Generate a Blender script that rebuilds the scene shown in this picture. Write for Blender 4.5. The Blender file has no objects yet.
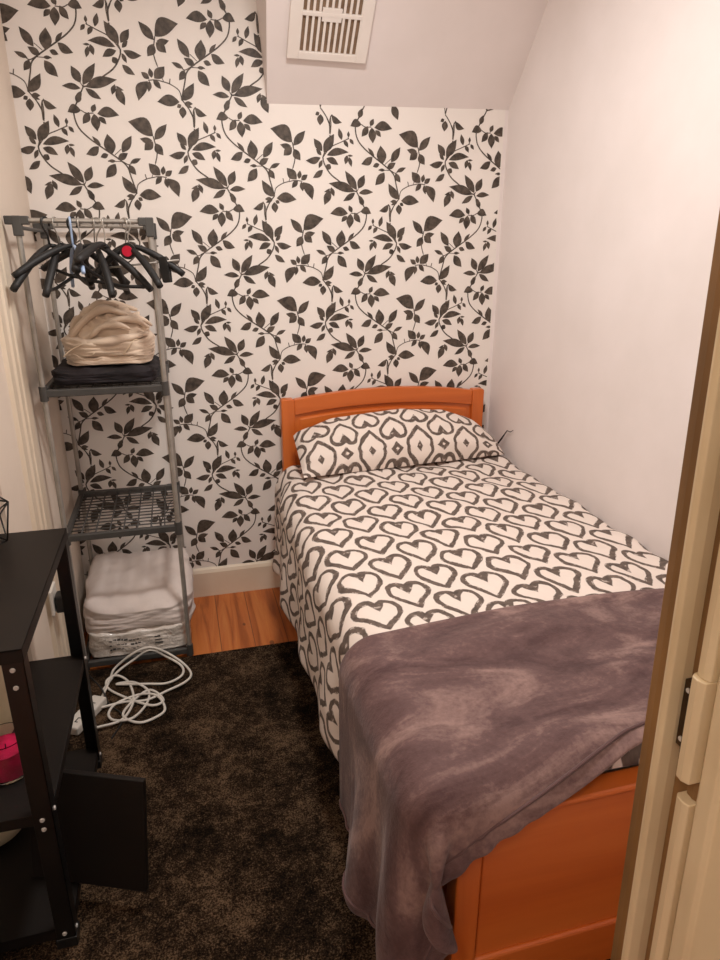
import bpy, bmesh, math, random
import numpy as np
from mathutils import Vector, Matrix, noise
PI = math.pi
random.seed(7)
scene = bpy.context.scene
C = scene.collection

# ---------------------------------------------------------------- node helpers
class X:
    """tiny expression wrapper around shader math nodes"""
    nt = None
    def __init__(s, sock): s.s = sock
    @staticmethod
    def m(op, *a, clamp=False):
        n = X.nt.nodes.new('ShaderNodeMath'); n.operation = op; n.use_clamp = clamp
        for i, v in enumerate(a):
            if isinstance(v, X): X.nt.links.new(v.s, n.inputs[i])
            else: n.inputs[i].default_value = v
        return X(n.outputs[0])
    def __add__(s, o): return X.m('ADD', s, o)
    def __radd__(s, o): return X.m('ADD', o, s)
    def __sub__(s, o): return X.m('SUBTRACT', s, o)
    def __rsub__(s, o): return X.m('SUBTRACT', o, s)
    def __mul__(s, o): return X.m('MULTIPLY', s, o)
    def __rmul__(s, o): return X.m('MULTIPLY', o, s)
    def __truediv__(s, o): return X.m('DIVIDE', s, o)

def new_mat(name, color, rough=.6, metal=0, **kw):
    m = bpy.data.materials.new(name); m.use_nodes = True
    b = m.node_tree.nodes['Principled BSDF']
    b.inputs['Base Color'].default_value = (*color, 1)
    b.inputs['Roughness'].default_value = rough
    b.inputs['Metallic'].default_value = metal
    for k, v in kw.items(): b.inputs[k.replace('_', ' ')].default_value = v
    return m, m.node_tree, b

def srgb(r, g, b):
    f = lambda c: ((c/255+.055)/1.055)**2.4 if c > 10 else c/255/12.92
    return (f(r), f(g), f(b))

def coords(nt, kind='Object', scale=(1, 1, 1)):
    tc = nt.nodes.new('ShaderNodeTexCoord'); mp = nt.nodes.new('ShaderNodeMapping')
    mp.inputs['Scale'].default_value = scale
    nt.links.new(tc.outputs[kind], mp.inputs['Vector'])
    return mp.outputs['Vector']

def noise_tex(nt, vec, scale, detail=4, rough=.55, dist=0):
    n = nt.nodes.new('ShaderNodeTexNoise')
    n.inputs['Scale'].default_value = scale; n.inputs['Detail'].default_value = detail
    n.inputs['Roughness'].default_value = rough; n.inputs['Distortion'].default_value = dist
    nt.links.new(vec, n.inputs['Vector'])
    return n.outputs['Fac']

def ramp(nt, fac, stops):
    r = nt.nodes.new('ShaderNodeValToRGB')
    e = r.color_ramp.elements
    while len(e) < len(stops): e.new(.5)
    for el, (p, c) in zip(e, stops): el.position = p; el.color = (*c, 1)
    nt.links.new(fac, r.inputs['Fac'])
    return r.outputs['Color']

def bump(nt, b, h, strength=.3, dist=.01):
    n = nt.nodes.new('ShaderNodeBump'); n.inputs['Strength'].default_value = strength
    n.inputs['Distance'].default_value = dist
    nt.links.new(h, n.inputs['Height']); nt.links.new(n.outputs['Normal'], b.inputs['Normal'])

def mottled(name, c1, c2, scale=8, rough=.6, metal=0, bmp=0, bscale=60, vscale=(1, 1, 1), detail=4, **kw):
    m, nt, b = new_mat(name, c1, rough, metal, **kw)
    v = coords(nt, 'Object', vscale)
    f = noise_tex(nt, v, scale, detail)
    nt.links.new(ramp(nt, f, [(.35, c1), (.65, c2)]), b.inputs['Base Color'])
    if bmp:
        bump(nt, b, noise_tex(nt, v, bscale, 3), bmp, .004)
    return m

M = {}
M['plaster'] = mottled('plaster_paint', srgb(233, 223, 219), srgb(239, 229, 226), 3, .75, bmp=.25, bscale=14)
M['left_paint'] = mottled('cream_paint', srgb(228, 212, 196), srgb(234, 219, 203), 3, .7, bmp=.15, bscale=10)
M['paper'] = mottled('wallpaper_ground', srgb(236, 228, 221), srgb(240, 232, 225), 2, .7, bmp=.06, bscale=120)
M['leaf'] = mottled('wallpaper_leaf_ink', srgb(50, 41, 34), srgb(94, 82, 71), 45, .6, detail=6)
M['white_trim'] = mottled('white_gloss_paint', srgb(236, 220, 198), srgb(230, 212, 188), 5, .35, bmp=.08)
M['jamb'] = mottled('aged_cream_paint', srgb(222, 202, 166), srgb(196, 172, 134), 9, .45, bmp=.25, bscale=30, vscale=(1, 1, .25))
M['jamb_dark'] = mottled('brown_paint_groove_shade', srgb(140, 104, 62), srgb(108, 78, 44), 12, .5, vscale=(1, 1, .3))  # brown paint of the outer edge; in the groove its dark colour imitates shade
M['vent'] = mottled('vent_plastic', srgb(236, 226, 218), srgb(240, 232, 225), 6, .4)
M['vent_dark'] = mottled('vent_slot_shade', srgb(126, 100, 78), srgb(150, 124, 100), 25, .9)  # brown backing colour stands in for the shade behind the slots
M['rail_metal'] = mottled('brushed_steel', srgb(158, 152, 144), srgb(178, 172, 164), 20, .35, .45)
M['grey_plastic'] = mottled('grey_plastic', srgb(66, 64, 62), srgb(76, 74, 71), 20, .45)
M['black_metal'] = mottled('black_metal', srgb(13, 11, 10), srgb(20, 17, 15), 20, .4)
M['shelf_black'] = mottled('black_board', srgb(19, 14, 11), srgb(25, 19, 15), 6, .5, Specular_IOR_Level=.3)
M['chrome'] = mottled('screw_zinc', srgb(214, 210, 204), srgb(196, 192, 186), 60, .35, .2)
M['white_plastic'] = mottled('white_plastic', srgb(226, 220, 210), srgb(216, 208, 198), 20, .4)
M['black_plastic'] = mottled('black_plastic', srgb(18, 17, 17), srgb(26, 25, 24), 30, .4)
M['black_velvet'] = mottled('black_flock', srgb(17, 15, 15), srgb(27, 25, 24), 40, .6)
M['blue_plastic'] = mottled('pale_blue_plastic', srgb(150, 175, 210), srgb(170, 190, 220), 30, .3)
M['clear_plastic'] = mottled('milky_plastic', srgb(206, 196, 186), srgb(190, 180, 168), 30, .25)
M['red_plastic'] = mottled('red_plastic', srgb(214, 22, 60), srgb(190, 14, 48), 30, .4)
M['wax_pink'] = mottled('pink_wax', srgb(205, 14, 78), srgb(170, 8, 58), 30, .5, bmp=.2)
M['wax_cream'] = mottled('cream_wax', srgb(222, 205, 172), srgb(206, 188, 154), 10, .5)
M['beige'] = mottled('beige_cloth', srgb(206, 184, 162), srgb(220, 198, 176), 7, .85, bmp=.25, bscale=160, Sheen_Weight=.2)
M['beige_light'] = mottled('cream_piping', srgb(232, 212, 186), srgb(222, 200, 172), 10, .85)
M['black_cloth'] = mottled('black_cloth', srgb(22, 17, 20), srgb(32, 25, 30), 12, .85, bmp=.2, bscale=150)
M['pillow_white'] = mottled('grey_white_cotton', srgb(214, 200, 192), srgb(222, 209, 202), 6, .85, bmp=.15, bscale=120)
M['dark_hinge'] = mottled('tarnished_brass', srgb(84, 66, 46), srgb(60, 46, 32), 40, .4, .8)
M['rust'] = mottled('dark_crack_wire', srgb(48, 34, 24), srgb(36, 26, 20), 60, .7)

def glass_mat():
    m, nt, b = new_mat('clear_glass', (1, 1, 1), .03)
    b.inputs['Transmission Weight'].default_value = 1; b.inputs['IOR'].default_value = 1.45
    return m
M['glass'] = glass_mat()

def bag_mat():
    m, nt, b = new_mat('polythene_wrap', srgb(228, 218, 208), .18)
    v = coords(nt); bump(nt, b, noise_tex(nt, v, 26, 5, .6, 1.5), .7, .012)
    b.inputs['Coat Weight'].default_value = .5
    return m
M['bag'] = bag_mat()

def wood_mat(name, c1, c2, c3, axis, rough, gscale=10):
    m, nt, b = new_mat(name, c1, rough)
    sc = [gscale]*3; sc[axis] = gscale*.09
    v = coords(nt, 'Object', sc)
    f = noise_tex(nt, v, 1.0, 5, .55, .6)
    nt.links.new(ramp(nt, f, [(.28, c1), (.5, c2), (.74, c3)]), b.inputs['Base Color'])
    b.inputs['Coat Weight'].default_value = .25; b.inputs['Coat Roughness'].default_value = .3
    return m
wc = (srgb(194, 92, 30), srgb(209, 106, 39), srgb(220, 120, 51))
M['wood_h'] = wood_mat('cherry_wood_horizontal', *wc, 0, .38)
M['wood_v'] = wood_mat('cherry_wood_vertical', *wc, 2, .38)
M['wood_y'] = wood_mat('cherry_wood_rail', *wc, 1, .38)

def floor_mat():
    m, nt, b = new_mat('pine_boards', srgb(180, 110, 60), .36)
    X.nt = nt
    tc = nt.nodes.new('ShaderNodeTexCoord'); sp = nt.nodes.new('ShaderNodeSeparateXYZ')
    nt.links.new(tc.outputs['Object'], sp.inputs[0])
    x = X(sp.outputs[0]) / .135
    idx = X.m('FLOOR', x); fr = X.m('FRACT', x)
    wn = nt.nodes.new('ShaderNodeTexWhiteNoise'); wn.noise_dimensions = '1D'
    nt.links.new(idx.s, wn.inputs['W'])
    cb = nt.nodes.new('ShaderNodeCombineXYZ')
    nt.links.new((X(sp.outputs[0])*26 + idx*7.3).s, cb.inputs[0]); nt.links.new((X(sp.outputs[1])*2.2 + X(wn.outputs[0])*9).s, cb.inputs[1])
    g = noise_tex(nt, cb.outputs[0], 1, 5, .6, .8)
    col = ramp(nt, g, [(.3, srgb(146, 72, 26)), (.5, srgb(192, 106, 48)), (.7, srgb(206, 126, 64))])
    vo = nt.nodes.new('ShaderNodeTexVoronoi'); vo.inputs['Scale'].default_value = 9
    mp = nt.nodes.new('ShaderNodeMapping'); mp.inputs['Scale'].default_value = (1, .55, 1)
    nt.links.new(tc.outputs['Object'], mp.inputs['Vector']); nt.links.new(mp.outputs['Vector'], vo.inputs['Vector'])
    knot = X.m('LESS_THAN', X(vo.outputs['Distance']), .085)
    gap = X.m('LESS_THAN', X.m('ABSOLUTE', fr - .5) * -1 + .5, .012)
    dark = X.m('MAXIMUM', knot*.7, gap*.75) 
    mx = nt.nodes.new('ShaderNodeMixRGB'); mx.inputs[2].default_value = (*srgb(84, 40, 18), 1)
    nt.links.new(dark.s, mx.inputs[0]); nt.links.new(col, mx.inputs[1])
    nt.links.new(mx.outputs[0], b.inputs['Base Color'])
    return m
M['floor'] = floor_mat()

def carpet_mat():
    m, nt, b = new_mat('charcoal_pile', (.02, .02, .02), .95)
    v = coords(nt)
    fine = noise_tex(nt, v, 230, 2, .8); mid = noise_tex(nt, v, 38, 5, .8); big = noise_tex(nt, v, 6, 3, .6)
    X.nt = nt
    f = X(fine)*.42 + X(mid)*.33 + X(big)*.28
    col = ramp(nt, f.s, [(.43, srgb(14, 9, 5)), (.52, srgb(58, 43, 30)), (.61, srgb(140, 112, 86))])
    nt.links.new(col, b.inputs['Base Color'])
    bump(nt, b, (X(fine) + X(mid)*.8).s, .9, .02)
    b.inputs['Specular IOR Level'].default_value = .08
    return m
M['carpet'] = carpet_mat()

def velvet_mat():
    m, nt, b = new_mat('velvet_fleece', srgb(110, 88, 86), .82)
    v = coords(nt, 'UV')
    X.nt = nt
    mp = nt.nodes.new('ShaderNodeMapping'); mp.inputs['Scale'].default_value = (1, 1.9, 1)
    nt.links.new(v, mp.inputs['Vector'])
    big = noise_tex(nt, mp.outputs['Vector'], 3.6, 5, .62, 1.0); fine = noise_tex(nt, v, 75, 4, .7)
    f = X(big)*.8 + X(fine)*.2
    col = ramp(nt, f.s, [(.38, srgb(76, 50, 50)), (.5, srgb(102, 75, 73)), (.62, srgb(148, 119, 112))])
    nt.links.new(col, b.inputs['Base Color'])
    b.inputs['Sheen Weight'].default_value = .14; b.inputs['Sheen Roughness'].default_value = .45
    bump(nt, b, (X(fine)*.6 + X(big)*.7).s, .35, .012)
    return m
M['velvet'] = velvet_mat()

def hearts_mat(name, mirror=None, phase=0):
    """brush-drawn heart outlines in staggered columns, laid out in cloth metres (UV)"""
    m, nt, b = new_mat(name, srgb(230, 216, 205), .85)
    X.nt = nt
    tc = nt.nodes.new('ShaderNodeTexCoord')
    nz = nt.nodes.new('ShaderNodeTexNoise'); nz.inputs['Scale'].default_value = 17; nz.inputs['Detail'].default_value = 1
    nt.links.new(tc.outputs['UV'], nz.inputs['Vector'])
    sp = nt.nodes.new('ShaderNodeSeparateXYZ'); nt.links.new(tc.outputs['UV'], sp.inputs[0])
    sn = nt.nodes.new('ShaderNodeSeparateXYZ'); nt.links.new(nz.outputs['Color'], sn.inputs[0])
    u = X(sp.outputs[0]) + (X(sn.outputs[0]) - .5)*.017
    v = X(sp.outputs[1]) + (X(sn.outputs[1]) - .5)*.017
    if mirror is not None:
        v = X.m('ABSOLUTE', v - mirror)
    else:
        v = v + u*.09
    U, V = .217, .166
    def heart(ou, ov):
        fu = (X.m('FRACT', u/U + ou) - .5) * U
        fv = (X.m('FRACT', v/V + ov) - .5) * V
        x = X.m('ABSOLUTE', fu) / .0965
        y = fv * -1 / .128 + .53
        # lobes / lower half of the heart
        dx = x - .25; dy = y - .75
        a = X.m('SQRT', dx*dx + dy*dy) - .3536
        y1 = y - 1.0
        q1 = x*x + y1*y1
        k = X.m('MAXIMUM', x + y, 0) * .5
        ex = x - k; ey = y - k
        q2 = ex*ex + ey*ey
        bb = X.m('SQRT', X.m('MINIMUM', q1, q2)) * X.m('SIGN', x - y)
        sel = X.m('GREATER_THAN', x + y, 1.0)
        d = a*sel + bb*(1 - sel)
        d = d + .03
        notch = X.m('MAXIMUM', (x - (y - .62)*.66)*.7, d - .06)
        return X.m('ABSOLUTE', d) , notch
    st = nt.nodes.new('ShaderNodeTexNoise'); st.inputs['Scale'].default_value = 55; st.inputs['Detail'].default_value = 3
    nt.links.new(tc.outputs['UV'], st.inputs['Vector'])
    st2 = nt.nodes.new('ShaderNodeTexNoise'); st2.inputs['Scale'].default_value = 11
    nt.links.new(tc.outputs['UV'], st2.inputs['Vector'])
    d1, n1 = heart(0, phase); d2, n2 = heart(.5, phase + .5)
    d = X.m('MINIMUM', d1, d2); nn = X.m('MINIMUM', n1, n2)
    width = .050 + X(st2.outputs['Fac'])*.070 + (X(st.outputs['Fac']) - .5)*.075
    ink = X.m('MAXIMUM', (width - d)/.02, (nn * -1)/.02)
    ink = X.m('MINIMUM', X.m('MAXIMUM', ink, 0), 1)
    streak = X.m('MULTIPLY', X.m('GREATER_THAN', X(st.outputs['Fac']), .60), X.m('GREATER_THAN', d, .045))
    ink = ink * (1 - streak*.45)
    inkcol = ramp(nt, st.outputs['Fac'], [(.3, srgb(78, 66, 59)), (.7, srgb(118, 102, 92))])
    mx = nt.nodes.new('ShaderNodeMixRGB'); mx.inputs[1].default_value = (*srgb(233, 219, 209), 1)
    nt.links.new(ink.s, mx.inputs[0]); nt.links.new(inkcol, mx.inputs[2])
    nt.links.new(mx.outputs[0], b.inputs['Base Color'])
    wv = noise_tex(nt, tc.outputs['UV'], 9, 3, .5)
    bump(nt, b, wv, .3, .02)
    return m
M['hearts'] = hearts_mat('heart_print_cotton')
M['hearts_pillow'] = hearts_mat('heart_print_pillowcase', mirror=.082, phase=.238)

# ---------------------------------------------------------------- mesh helpers
class MB:
    def __init__(s): s.v = []; s.f = []; s.mi = []; s.mats = []
    def mat(s, m):
        if m not in s.mats: s.mats.append(m)
        return s.mats.index(m)
    def add(s, vs, fs, m=0):
        o = len(s.v); s.v += [tuple(p) for p in vs]
        for f in fs: s.f.append(tuple(i+o for i in f)); s.mi.append(m)
    def box(s, x0, x1, y0, y1, z0, z1, m=0, M4=None):
        vs = [(x, y, z) for x in (x0, x1) for y in (y0, y1) for z in (z0, z1)]
        if M4: vs = [M4 @ Vector(p) for p in vs]
        s.add(vs, [(0, 1, 3, 2), (4, 6, 7, 5), (0, 4, 5, 1), (2, 3, 7, 6), (0, 2, 6, 4), (1, 5, 7, 3)], m)
    def tube(s, pts, r, n=8, m=0, close=False, flat=1.0, up=None, cap=True):
        pts = [Vector(p) for p in pts]; N = len(pts)
        rs = r if isinstance(r, (list, tuple)) else [r]*N
        o = len(s.v); prev = None
        for i, p in enumerate(pts):
            if close: t = pts[(i+1) % N] - pts[i-1]
            else: t = pts[min(i+1, N-1)] - pts[max(i-1, 0)]
            t.normalize()
            a = (Vector(up) if up else prev if prev is not None else (Vector((0, 0, 1)) if abs(t.z) < .9 else Vector((1, 0, 0))))
            a = a - t*a.dot(t)
            if a.length < 1e-5: a = t.orthogonal()
            a.normalize(); prev = a; bb = t.cross(a)
            for k in range(n):
                w = 2*PI*k/n
                s.v.append(tuple(p + a*math.cos(w)*rs[i]*flat + bb*math.sin(w)*rs[i]))
        for i in range(N if close else N-1):
            j = (i+1) % N
            for k in range(n):
                k2 = (k+1) % n
                s.f.append((o+i*n+k, o+i*n+k2, o+j*n+k2, o+j*n+k)); s.mi.append(m)
        if not close and cap:
            s.f.append(tuple(o+k for k in range(n))[::-1]); s.mi.append(m)
            s.f.append(tuple(o+(N-1)*n+k for k in range(n))); s.mi.append(m)
    def lathe(s, prof, c=(0, 0, 0), n=28, m=0):
        o = len(s.v)
        for r, z in prof:
            for k in range(n):
                w = 2*PI*k/n; s.v.append((c[0]+r*math.cos(w), c[1]+r*math.sin(w), c[2]+z))
        for i in range(len(prof)-1):
            for k in range(n):
                k2 = (k+1) % n
                s.f.append((o+i*n+k, o+i*n+k2, o+(i+1)*n+k2, o+(i+1)*n+k)); s.mi.append(m)
        s.f.append(tuple(o+k for k in range(n))[::-1]); s.mi.append(m)
        s.f.append(tuple(o+(len(prof)-1)*n+k for k in range(n))); s.mi.append(m)
    def prism(s, poly, axis, a, b, m=0):
        """poly: 2-D outline; extruded between a and b along axis (0,1,2)"""
        n = len(poly); vs = []
        for d in (a, b):
            for p in poly:
                q = [0, 0, 0]; q[axis] = d; o = [k for k in range(3) if k != axis]
                q[o[0]] = p[0]; q[o[1]] = p[1]; vs.append(tuple(q))
        fs = [tuple(range(n))[::-1], tuple(range(n, 2*n))] + [(i, (i+1) % n, n+(i+1) % n, n+i) for i in range(n)]
        s.add(vs, fs, m)
    def build(s, name, mats, parent=None, bevel=0, smooth=False, angle=None, origin=None):
        me = bpy.data.meshes.new(name); me.from_pydata(s.v, [], s.f); 
        if not isinstance(mats, (list, tuple)): mats = [mats]
        for m in mats: me.materials.append(m)
        me.polygons.foreach_set('material_index', s.mi)
        me.update()
        bm = bmesh.new(); bm.from_mesh(me); bmesh.ops.recalc_face_normals(bm, faces=bm.faces)
        bm.to_mesh(me); bm.free()
        o = bpy.data.objects.new(name, me); C.objects.link(o)
        if parent is not None: o.parent = parent
        if smooth: me.polygons.foreach_set('use_smooth', [True]*len(me.polygons))
        if angle: me.set_sharp_from_angle(angle=math.radians(angle))
        if bevel:
            md = o.modifiers.new('bevel', 'BEVEL'); md.width = bevel; md.segments = 2; md.limit_method = 'ANGLE'; md.angle_limit = math.radians(40)
        return o

def tag(o, label, cat, group=None):
    o['label'] = label; o['category'] = cat
    if group: o['group'] = group
    return o
def thing(name, label, cat, loc=(0, 0, 0), group=None, rot=(0, 0, 0)):
    o = bpy.data.objects.new(name, None); C.objects.link(o); o.location = loc; o.rotation_euler = rot
    o.empty_display_size = .05
    return tag(o, label, cat, group)
def struct(o): o['kind'] = 'structure'; return o

def grid_obj(name, nu, nv, fn, mat, parent=None, uv=None, solid=0, subsurf=0, off=-1):
    """fn(i/(nu-1), j/(nv-1)) -> position ; uv same -> (u, v)"""
    vs = [tuple(fn(i/(nu-1), j/(nv-1))) for j in range(nv) for i in range(nu)]
    fs = [(j*nu+i, j*nu+i+1, (j+1)*nu+i+1, (j+1)*nu+i) for j in range(nv-1) for i in range(nu-1)]
    me = bpy.data.meshes.new(name); me.from_pydata(vs, [], fs); me.materials.append(mat)
    if uv:
        L = me.uv_layers.new(name='UVMap')
        for p in me.polygons:
            for li, vi in zip(p.loop_indices, p.vertices):
                L.data[li].uv = uv((vi % nu)/(nu-1), (vi//nu)/(nv-1))
    me.polygons.foreach_set('use_smooth', [True]*len(me.polygons)); me.update()
    o = bpy.data.objects.new(name, me); C.objects.link(o)
    if parent: o.parent = parent
    if solid:
        md = o.modifiers.new('solid', 'SOLIDIFY'); md.thickness = solid; md.offset = off
    if subsurf:
        md = o.modifiers.new('sub', 'SUBSURF'); md.levels = md.render_levels = subsurf
    return o
def nz(x, y, z=0, s=1): return noise.noise(Vector((x*s, y*s, z*s)))
def lerp(a, b, t): return a + (b-a)*t
def interp(xs, ys, x):
    return float(np.interp(x, xs, ys))
def smoothstep(a, b, x):
    t = min(1, max(0, (x-a)/(b-a))); return t*t*(3-2*t)

# ================================================================= THE ROOM
# x: 0 at the right wall, -1.9 at the left wall; y: 0 at the papered wall, negative towards the doorway
XL = -1.90
m = MB(); m.box(-2.5, .12, -4.3, .12, -.1, 0); struct(m.build('floor', M['floor']))
m = MB(); m.box(-2.5, .12, -4.3, .12, 2.60, 2.70); struct(m.build('ceiling', M['plaster']))

# papered wall, the printed sprigs lie on the paper
LEAVES=[(-1.1067,1.9873,-1.0315,1.9853,0.0415,0.22),(-1.1176,1.9868,-1.1124,1.93,0.0374,0.0),(-1.1341,1.9913,-1.1598,1.9524,0.0291,0.1),(-1.1241,1.9918,-1.11,2.0187,0.0208,0.0),(-1.103,1.9776,-1.079,1.9543,0.0208,0.1),(-1.1604,1.9961,-1.2064,1.988,0.0353,-0.35),(-1.1715,2.018,-1.1569,2.0536,0.0249,0.0),(-1.0712,1.8555,-1.0805,1.9236,0.0478,0.0),(-1.0346,1.863,-0.9957,1.9207,0.0353,0.0),(-1.0522,1.8389,-1.0147,1.8621,0.027,0.0),(-1.0841,1.8551,-1.1121,1.8448,0.0208,0.0),(-1.0602,1.8331,-1.0878,1.8338,0.0135,0.0),(-1.0624,1.8243,-1.1012,1.7756,0.0395,0.1),(-1.1135,1.8806,-1.1609,1.8526,0.0332,0.2),(-1.1065,1.884,-1.1336,1.9138,0.0156,0.0),(-1.01,1.8283,-0.9699,1.8454,0.0187,0.0),(-1.0147,1.8226,-0.9924,1.7888,0.027,-0.1),(-0.9189,1.922,-1.0033,1.9667,0.0644,-0.32),(-0.9149,1.9104,-0.8666,1.9647,0.0353,0.0),(-0.9238,1.9077,-0.9674,1.9124,0.0249,0.15),(-0.9213,1.9039,-0.9548,1.8736,0.0353,0.0),(-0.9135,1.8987,-0.8881,1.8583,0.0353,-0.1),(-0.9053,1.7895,-0.944,1.8302,0.0415,0.05),(-0.8963,1.7913,-0.8909,1.8222,0.0208,0.0),(-0.8874,1.7875,-0.8608,1.8077,0.0228,0.0),(-0.9009,1.7872,-0.926,1.7565,0.0228,0.0),(-0.8876,1.781,-0.8814,1.7452,0.0208,0.0),(-0.8813,1.7796,-0.843,1.7147,0.0436,0.25),(-0.9941,1.724,-1.0444,1.7835,0.0395,0.15),(-0.9881,1.7184,-0.9085,1.715,0.0457,0.12),(-1.0012,1.7247,-1.0286,1.7436,0.0177,0.0),(-1.006,1.7156,-1.0353,1.7142,0.0177,0.0),(-1.0053,1.7115,-1.0323,1.7012,0.0125,0.0),(-0.9985,1.7035,-0.9948,1.664,0.0312,0.0),(-0.9929,1.7093,-0.9773,1.6998,0.0166,0.0),(-1.042,1.7027,-1.0837,1.6774,0.027,0.35),(-0.7939,1.8893,-0.7507,1.958,0.0428,0.0),(-0.8,1.8945,-0.8331,1.9385,0.0328,0.0),(-0.7816,1.8803,-0.6911,1.8939,0.0328,0.18),(-0.8067,1.8712,-0.8675,1.8588,0.03,0.2),(-0.8034,1.8796,-0.8246,1.9019,0.0171,0.0),(-0.783,1.8692,-0.7344,1.8469,0.0286,0.12),(-0.7683,1.8486,-0.7824,1.827,0.0257,0.0),(-0.8006,1.8626,-0.8149,1.8322,0.0171,0.0),(-0.7981,1.8266,-0.8393,1.7964,0.0257,0.1),(-0.7198,1.9375,-0.7319,1.9794,0.0214,0.0),(-0.6921,1.9479,-0.692,1.9697,0.0129,0.0),(-0.7123,1.9367,-0.6935,1.911,0.0186,0.1),(-0.6871,1.9426,-0.6707,1.9229,0.0157,0.0),(-0.6975,1.8832,-0.7052,1.8495,0.0214,0.0),(-0.6899,1.8768,-0.6798,1.8413,0.0186,0.0),(-0.6962,1.8821,-0.6734,1.8818,0.0093,0.0),(-0.6652,1.7495,-0.7756,1.7783,0.0414,-0.08),(-0.6575,1.7555,-0.7067,1.8264,0.0371,0.0),(-0.651,1.7614,-0.6252,1.8135,0.0357,0.0),(-0.649,1.7441,-0.5877,1.7489,0.0243,0.1),(-0.6652,1.7455,-0.7151,1.7128,0.0257,0.05),(-0.6503,1.7354,-0.6281,1.7027,0.02,0.0),(-0.7697,1.7518,-0.794,1.6969,0.0357,0.0),(-0.7644,1.7616,-0.7534,1.7293,0.02,0.0),(-0.7696,1.7586,-0.7951,1.7455,0.0114,0.2)]
STEMS=[(0.0062,[(-1.1714,2.0195),(-1.1835,1.9988),(-1.1852,1.9725),(-1.1749,1.9389),(-1.1474,1.9095),(-1.1067,1.8801),(-1.0653,1.8526),(-1.036,1.8315),(-1.0195,1.8121),(-1.012,1.7827),(-0.9966,1.728)]),(0.0042,[(-1.1604,1.9961),(-1.1443,1.9878),(-1.1192,1.989)]),(0.0042,[(-1.0334,1.8315),(-1.0147,1.8226),(-1.0011,1.8325)]),(0.0031,[(-1.0609,1.8543),(-1.0366,1.8747)]),(0.0031,[(-1.0879,1.8322),(-1.0334,1.8331)]),(0.0052,[(-0.9189,1.922),(-0.9136,1.8947),(-0.9102,1.8632),(-0.9192,1.831)]),(0.0042,[(-0.8831,1.7828),(-0.9099,1.7853),(-0.9324,1.7815),(-0.9593,1.7744),(-0.9893,1.7558),(-0.9966,1.728)]),(0.0042,[(-0.9567,1.7744),(-0.9605,1.7921)]),(0.0031,[(-0.9192,1.831),(-0.9319,1.7945),(-0.9368,1.7814)]),(0.0052,[(-1.0445,1.7043),(-1.0347,1.6864),(-1.0368,1.641)]),(0.0052,[(-0.9967,1.7264),(-1.0154,1.7032),(-1.0317,1.6742),(-1.0334,1.6369)]),(0.0064,[(-0.7669,1.953),(-0.7749,1.9146),(-0.7973,1.8726),(-0.7854,1.837),(-0.7638,1.8096),(-0.7324,1.7879),(-0.6942,1.7604),(-0.6588,1.7497)]),(0.0043,[(-0.7669,1.9557),(-0.7628,1.9856),(-0.7642,2.0204)]),(0.0043,[(-0.7647,1.9801),(-0.7826,2.0195)]),(0.0043,[(-0.7973,1.8726),(-0.7656,1.9095),(-0.7248,1.9285),(-0.6902,1.9441)]),(0.0036,[(-0.6946,1.9439),(-0.6908,1.9517)]),(0.0057,[(-0.6588,1.7554),(-0.6568,1.7468),(-0.6458,1.7268),(-0.6294,1.698)]),(0.0036,[(-0.651,1.7614),(-0.6575,1.7497)]),(0.0029,[(-0.7697,1.7518),(-0.7644,1.7633)])]

HP, VP_, GL, MIRC = .522, .643, .3215, -1.802
def leaf_poly(bx, bz, tx, tz, w, c, n=9):
    dx, dz = tx-bx, tz-bz; L = math.hypot(dx, dz)
    px, pz = -dz, dx                       # left of the direction (length L)
    lft, rgt = [], []
    for i in range(n+1):
        t = i/n
        cx = bx+dx*t + px*c*math.sin(PI*t)*.5; cz = bz+dz*t + pz*c*math.sin(PI*t)*.5
        # belly nearer the base, drawn-out curling tip
        hw = w*.43*(math.sin(PI*t**.88)**1.08) if 0 < t < 1 else 0
        lft.append((cx+px/L*hw, cz+pz/L*hw)); rgt.append((cx-px/L*hw, cz-pz/L*hw))
    return lft + rgt[-2:0:-1]
wb = MB(); wb.box(-2.02, .12, 0, .12, 0, 2.6, 0)
wb.add([(XL, -.0006, .1), (-.016, -.0006, .1), (-.016, -.0006, 2.6), (XL, -.0006, 2.6)], [(0, 1, 2, 3)], 1)
def wall_poly(bmw, pts):
    y_ = -.0010 - .0008*rl.random()
    vs = [bmw.verts.new((p[0], y_, p[1])) for p in pts]
    try: f = bmw.faces.new(vs); f.material_index = 2
    except ValueError: pass
pbm = bmesh.new()
rl = random.Random(3)
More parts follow.
